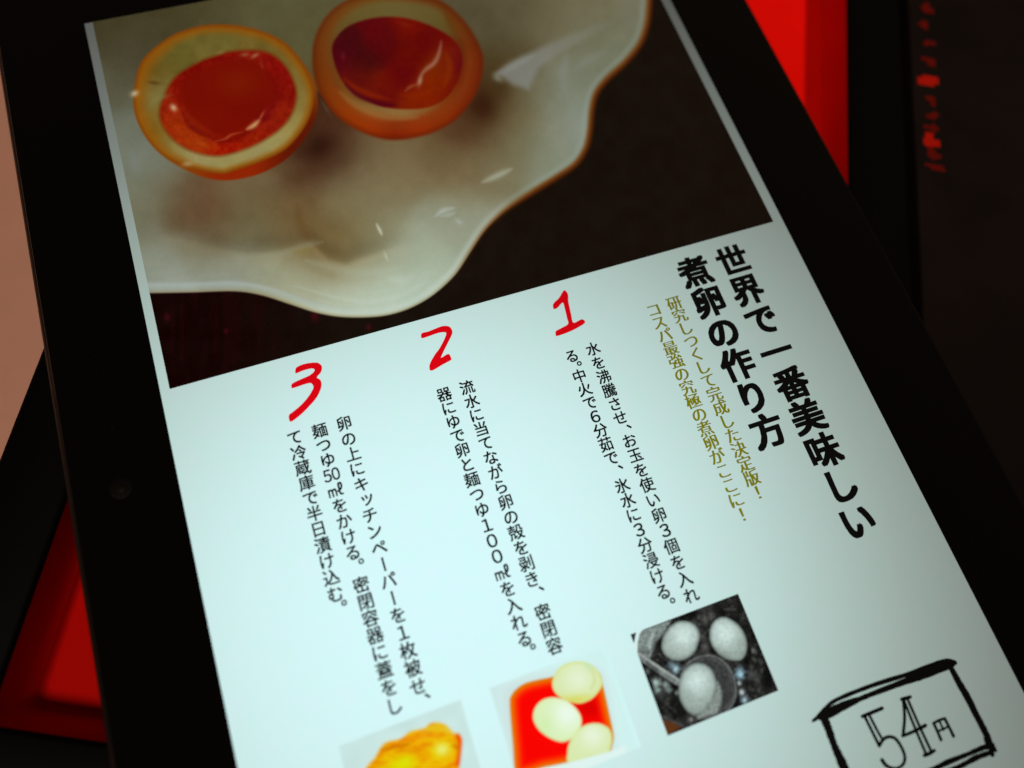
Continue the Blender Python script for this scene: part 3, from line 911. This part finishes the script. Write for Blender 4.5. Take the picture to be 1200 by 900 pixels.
def column(items, size, bold=0.0, serif=0.0, sx=1.0, V=None, F=None, z=.15):
    """items: (char, px x, px y) cell centres read off the page; snapped to one straight column"""
    P = to_mm([(a[1], a[2]) for a in items])
    body = [i for i, a in enumerate(items) if a[0] not in '。、']
    cx = float(np.mean(P[body, 0]))
    ys = P[:, 1].copy()
    sm = ys.copy()
    for i in body:                                    # smooth the hand-read pitch
        nb = [j for j in body if abs(j - i) <= 2 and len([k for k in range(min(i, j), max(i, j)) if items[k][0] in '。、']) == 0]
        if len(nb) >= 3:
            A = np.c_[np.ones(len(nb)), nb]
            s, *_ = np.linalg.lstsq(A, ys[nb], rcond=None)
            sm[i] = s[0] + s[1] * i
    for i, a in enumerate(items):
        ch = a[0]
        x, y = cx, sm[i]
        k = len(V)
        if ch in '。、':
            g, f = glyph(ch, bold, serif)
            c = (g.min(0) + g.max(0)) / 2
            pts = (g - c) * size + (P[i, 0], ys[i])
        elif ch == '50':
            ga, fa = glyph('５', bold, serif)
            gb, fb = glyph('０', bold, serif)
            gap = ga[:, 0].max() + .07 - gb[:, 0].min()
            g = np.vstack([ga, gb + (gap, 0)])
            f = list(fa) + [tuple(q + len(ga) for q in t) for t in fb]
            c = (g.min(0) + g.max(0)) / 2
            pts = (g - c) * size * (.98 / (g[:, 0].max() - g[:, 0].min()), 1.04) + (x, y)
        elif ch == 'ー':
            g, f = glyph(ch, bold, serif)
            g = g - (.5, .384)
            pts = np.c_[g[:, 1], -g[:, 0]] * size + (x, y)
        elif ch in '0123456789！':
            g, f = glyph(chr(ord(ch) + 0xFEE0) if ch in '0123456789' else ch, bold, serif)
            c = (g.min(0) + g.max(0)) / 2
            pts = (g - c) * size * ((1.12, 1.05) if ch != '！' else (1.0, 1.0)) + (x, y)
        elif ch == 'ml':
            ga, fa = glyph('m', bold, serif)
            gb, fb = glyph('ℓ', bold, serif)
            ga = (ga - ga.min(0)) / (ga.max(0) - ga.min(0)) * (.50, .50) + (.03, .12)
            gb = (gb - gb.min(0)) / (gb.max(0) - gb.min(0)) * (.36, .80) + (.58, .12)
            g = np.vstack([ga, gb])
            f = list(fa) + [tuple(q + len(ga) for q in t) for t in fb]
            pts = (g - (.5, .5)) * size + (x, y)
        else:
            g, f = glyph(ch, bold, serif)
            o_ = (.5, .38)
            pts = (g - o_) * size * (sx, 1.0) + (x, y)
            if ch in 'ッ':
                pts = pts + (size * .10, size * .08)
        V.extend((p[0], p[1], z) for p in pts)
        F.extend(tuple(q + k for q in t) for t in f)


def writing(name, cols, size, mat, label=None, heavy=0, **kw):
    V, F = [], []
    for c in cols:
        column(c, size, V=V, F=F, **kw)
    if heavy:
        embolden(V, F, 0, 0, heavy[0] * size, heavy[1] * size)
    o = mesh_obj(name, V, F, mat, display)
    if label:
        o['label'] = label
    return o


def spread(text, a, b, last=None):
    """even pitch between first and last cell centre, in the page plane"""
    A, B = to_mm([a])[0], to_mm([b])[0]
    n = len(text)
    out = []
    for i, ch in enumerate(text):
        q = to_px([A + (B - A) * i / (n - 1)])[0]
        out.append((ch, q[0], q[1]))
    return out


def mixed(chars, pts):
    """cell centres with gaps (None) filled evenly"""
    n = len(chars)
    M = [None if p is None else to_mm([p])[0] for p in pts]
    for i in range(n):
        if M[i] is None:
            a = max(j for j in range(i) if M[j] is not None)
            b = min(j for j in range(i, n) if pts[j] is not None)
            M[i] = M[a] + (M[b] - M[a]) * (i - a) / (b - a)
    Q = to_px(M)
    return [(c, q[0], q[1]) for c, q in zip(chars, Q)]


writing('recipe_title', [spread('世界で一番美味しい', (858.7, 305.3), (1003.9, 610.6)), spread('煮卵の作り方', (815.3, 318), (898, 505))],
        7.35, M_ink, heavy=(.042, .030), label='bold black title in two columns')
writing('subtitle', [spread('研究しつくして完成した決定版！', (789.5, 355.5), (888.3, 577.0)), spread('コスパ最強の究極の煮卵がここに！', (765.3, 363.6), (870.3, 602.8))],
        3.35, M_gold, serif=.014, heavy=(.030, .010), label='thin olive subtitle in two columns')
s11 = mixed(list('水を沸騰させ、お玉を使い卵3個を入れ'),
            [(694.7, 409.2), (700.8, 425.3), (707.5, 442.5), (713.3, 458), (720, 474), (726.3, 489.7), (737, 500), (736.7, 517), (744.5, 532.5),
             (750.8, 550.7), (758.2, 568.8), (765, 586.6), (772, 603.2), (779, 621.2), (787.3, 639.5), (794.1, 658.6), (802.9, 678.4), (810, 697)])
s12 = mixed(list('る。中火で6分茹で、氷水に3分浸ける。'),
            [(670, 417.5), (678.7, 426.2), (678.3, 440.5), (685.8, 456.7), (690.8, 471.7), (697.2, 488), (703, 505), (710, 521.7), (715.8, 536.7), (727, 547.4),
             (728.6, 569.2), (735.4, 586), (742.6, 603.2), (749, 620.7), (755.2, 638.5), (763, 657.2), (769.2, 674.7), (777.6, 693.5), (787.9, 703.7)])
s21 = mixed(list('流水に当てながら卵の殻を剥き、密閉容'),
            [(547.3, 454.3), (552.4, 470), (558, 486.7), (564, 503.3), (568.7, 518.7), (575, 536), None, None, (592.7, 588.4), (598.4, 605.6), (605.1, 624),
             (610.7, 642.2), (617.1, 659.3), (622.9, 679.3), (634.4, 689.6), (636, 717.1), (642.9, 736.7), (649.6, 756.7)])
s22 = mixed(list('器にゆで卵と麺つゆ100') + ['ml'] + list('を入れる。'),
            [(520, 462), (526, 478.7), (530.4, 494.3), (536.7, 510.4), (541.3, 528), (546.7, 544), None, None, (563.8, 598.2), (570.4, 615.6), (576.2, 633.3),
             (582.7, 652.2), (589.3, 671.1), (594.4, 689.3), (602.9, 709.6), (608.4, 728.4), (615.6, 748.2), (624.4, 757.8)])
s31 = mixed(list('卵の上にキッチンペーパーを1枚被せ、'),
            [(402.9, 496.7), (408, 514), (414, 533.7), (418.7, 550.7), (422.7, 567.3), (428, 584), (432.9, 604.4), (438.4, 624.4), (445.3, 640.7), (449.6, 661.3),
             (456.3, 680), (460.7, 701), (466.4, 721.1), (472.6, 741.9), (478.1, 761.1), (484.7, 782.8), (490.4, 803.8), (501, 815.3)])
s32 = mixed(list('麺つゆ') + ['50', 'ml'] + list('をかける。密閉容器に蓋をし'),
            [(374.9, 504.9), (379.3, 521.3), (383.7, 539.3), (388, 556.7), (393.7, 574.7), (398.3, 592.3), (402.7, 611), (408, 628.7), (413.7, 647.7), (423.3, 657.7),
             (423.1, 685.3), (428.7, 704.6), (434, 724.7), (439, 744.8), (445.6, 764.3), (450.9, 784.2), (456.2, 805.2), (463, 826.9)])
s33 = mixed(list('て冷蔵庫で半日漬け込む。'),
            [(345.3, 512.7), (350, 531), (354.7, 548.7), (359.7, 566.4), (364, 582.7), (369.3, 601.7), (373.7, 619.7), (378.4, 639), (382.7, 656.7),
             (388.4, 677.3), (392.6, 696), (403.4, 706.4)])
writing('step_text', [s11, s12], 3.02, M_ink, heavy=(.019, .017), label='instructions under the red 1')
writing('step_text', [s21, s22], 3.02, M_ink, heavy=(.019, .017), label='instructions under the red 2')
writing('step_text', [s31, s32, s33], 3.02, M_ink, heavy=(.019, .017), label='instructions under the red 3')
bpy.data.objects.remove(_fo)


def outline(name, pts, s, ox, oy, mat, label=None, z=.15):
    P = to_mm(cr(off(pts, s, ox, oy), n=6))
    bm = bmesh.new()
    vs = [bm.verts.new((p[0], p[1], z)) for p in P]
    f = bm.faces.new(vs)
    bmesh.ops.triangulate(bm, faces=[f])
    for f in bm.faces:
        f.normal_update()
        if f.normal.z < 0:
            f.normal_flip()
    o = bm_obj(name, bm, mat, display, smooth=False)
    if label:
        o['label'] = label
    return o


outline('step_numeral', [(205, 355), (207, 295), (280, 220), (343, 122), (385, 145), (402, 190), (405, 270), (440, 430), (472, 545), (580, 500), (623, 545),
                         (520, 615), (400, 672), (258, 720), (236, 700), (242, 655), (320, 612), (400, 560), (385, 480), (355, 350), (338, 290), (318, 287),
                         (265, 345), (225, 365)], 11.25, 630, 330, M_num, 'red handwritten 1')
outline('step_numeral', [(160, 298), (162, 235), (250, 210), (400, 150), (470, 137), (530, 152), (564, 210), (550, 270), (500, 370), (418, 540), (430, 550),
                         (510, 507), (548, 560), (538, 592), (440, 645), (286, 728), (264, 650), (330, 520), (390, 440), (450, 330), (482, 245), (465, 222),
                         (380, 230), (250, 275)], 11.25, 480, 370, M_num, 'red handwritten 2')
outline('step_numeral', [(237, 248), (240, 200), (270, 175), (335, 150), (420, 137), (480, 142), (516, 180), (505, 240), (464, 290), (500, 320), (513, 370),
                         (495, 440), (450, 520), (380, 600), (300, 680), (200, 756), (172, 742), (170, 690), (205, 660), (290, 590), (370, 500), (424, 410),
                         (418, 370), (390, 353), (320, 370), (210, 406), (196, 392), (205, 357), (300, 310), (380, 275), (430, 235), (436, 207), (400, 200),
                         (320, 220), (255, 247)], 9, 320, 410, M_num, 'red handwritten 3')


def strokes(name, lines, s, ox, oy, mat, label=None, z0=.15, wob=.0, fat=1.2):
    """brush strokes: list of (points, widths) in enlarged picture units"""
    V, F = [], []
    for li, (pts, wd) in enumerate(lines):
        z = z0 + .004 * li
        C_ = cr(off(pts, s, ox, oy), False, 6) if len(pts) > 2 else np.array([off(pts, s, ox, oy)[0] * (1 - t) + off(pts, s, ox, oy)[1] * t for t in np.linspace(0, 1, 9)])
        W = np.interp(np.linspace(0, 1, len(C_)), np.linspace(0, 1, len(wd)), wd) * fat / s / 2
        if wob:
            W = W * (1 + wob * (np.array([random.random() for _ in W]) - .5))
        T = np.gradient(C_, axis=0)
        T /= np.linalg.norm(T, axis=1)[:, None] + 1e-9
        N = np.c_[-T[:, 1], T[:, 0]]
        Lp, Rp = C_ + N * W[:, None], C_ - N * W[:, None]
        def cap(c, t, n, wv, sgn):
            return [c + wv * (n * math.cos(a) + sgn * t * math.sin(a)) for a in np.linspace(0, math.pi, 7)[1:-1]]
        k = len(V)
        m = len(C_)
        allp = list(Lp) + list(Rp)
        e = cap(C_[-1], T[-1], N[-1], W[-1], 1)
        b = cap(C_[0], T[0], N[0], W[0], -1)
        allp += e + b
        Q = to_mm(allp)
        V.extend((q[0], q[1], z) for q in Q)
        for i in range(m - 1):
            F.append((k + i, k + i + 1, k + m + i + 1, k + m + i))
        F.append(tuple([k + m - 1] + [k + 2 * m + j for j in range(5)] + [k + 2 * m - 1]))
        F.append(tuple([k] + [k + 2 * m + 5 + j for j in range(5)] + [k + m]))
    o = mesh_obj(name, V, F, mat, display)
    if label:
        o['label'] = label
    return o


strokes('price_frame', [
    ([(62, 398), (95, 372), (130, 330), (200, 275), (400, 194), (620, 124), (760, 72), (840, 46), (890, 52)], [16, 24, 20, 22, 24, 24, 26, 22, 16]),
    ([(110, 375), (150, 355), (240, 310), (330, 272), (420, 236), (600, 168), (720, 126), (880, 70)], [40, 52, 46, 28, 26, 34, 44, 26]),
    ([(620, 140), (740, 100), (850, 60)], [30, 44, 30]),
    ([(860, 50), (895, 60)], [24, 20]),
    ([(120, 370), (150, 440), (185, 540), (225, 630), (262, 720), (330, 880)], [40, 40, 34, 46, 46, 40]),
    ([(868, 78), (905, 150), (955, 240), (1010, 345), (1070, 460), (1095, 515)], [18, 26, 34, 30, 28, 26]),
    ([(862, 84), (920, 190), (985, 310), (1085, 505), (1112, 598)], [20, 26, 26, 30, 22]),
    ([(1065, 500), (1100, 545), (1132, 574)], [12, 44, 14]),
    ([(1125, 555), (1078, 548), (960, 596), (850, 640), (770, 678), (560, 766), (330, 880)], [10, 30, 24, 30, 26, 30, 30]),
    ([(1110, 580), (1020, 612), (930, 660), (860, 690), (700, 760)], [24, 30, 26, 28, 24]),
], 5, 940, 765, M_ink, 'hand drawn black box around the price', wob=.16)
strokes('price_text', [
    ([(352, 372), (405, 350), (465, 325)], [20, 20, 20]),
    ([(368, 380), (410, 465), (450, 545)], [15, 15, 17]),
    ([(395, 372), (432, 445), (470, 512)], [14, 14, 14]),
    ([(450, 545), (470, 510), (500, 492), (540, 500), (575, 545), (598, 605), (590, 650), (555, 675), (515, 672), (485, 655), (465, 626)], [16, 18, 18, 17, 16, 16, 17, 16, 17, 19, 19]),
    ([(582, 272), (605, 266), (630, 258)], [20, 20, 18]),
    ([(596, 285), (650, 420), (722, 590)], [14, 14, 15]),
    ([(618, 278), (680, 420), (752, 575)], [14, 14, 15]),
    ([(590, 288), (597, 380), (588, 486)], [15, 16, 17]),
    ([(586, 486), (650, 460), (718, 425)], [17, 18, 20]),
    ([(714, 600), (745, 588), (770, 572)], [20, 20, 18]),
    ([(768, 415), (790, 462), (810, 510)], [15, 15, 16]),
    ([(766, 412), (800, 394), (832, 384)], [15, 15, 15]),
    ([(832, 386), (860, 440), (883, 488)], [15, 15, 17]),
    ([(800, 396), (812, 425), (824, 452)], [11, 11, 11]),
    ([(790, 460), (825, 444), (856, 430)], [12, 12, 12]),
], 5, 940, 765, M_ink, 'hand drawn 54 yen price')
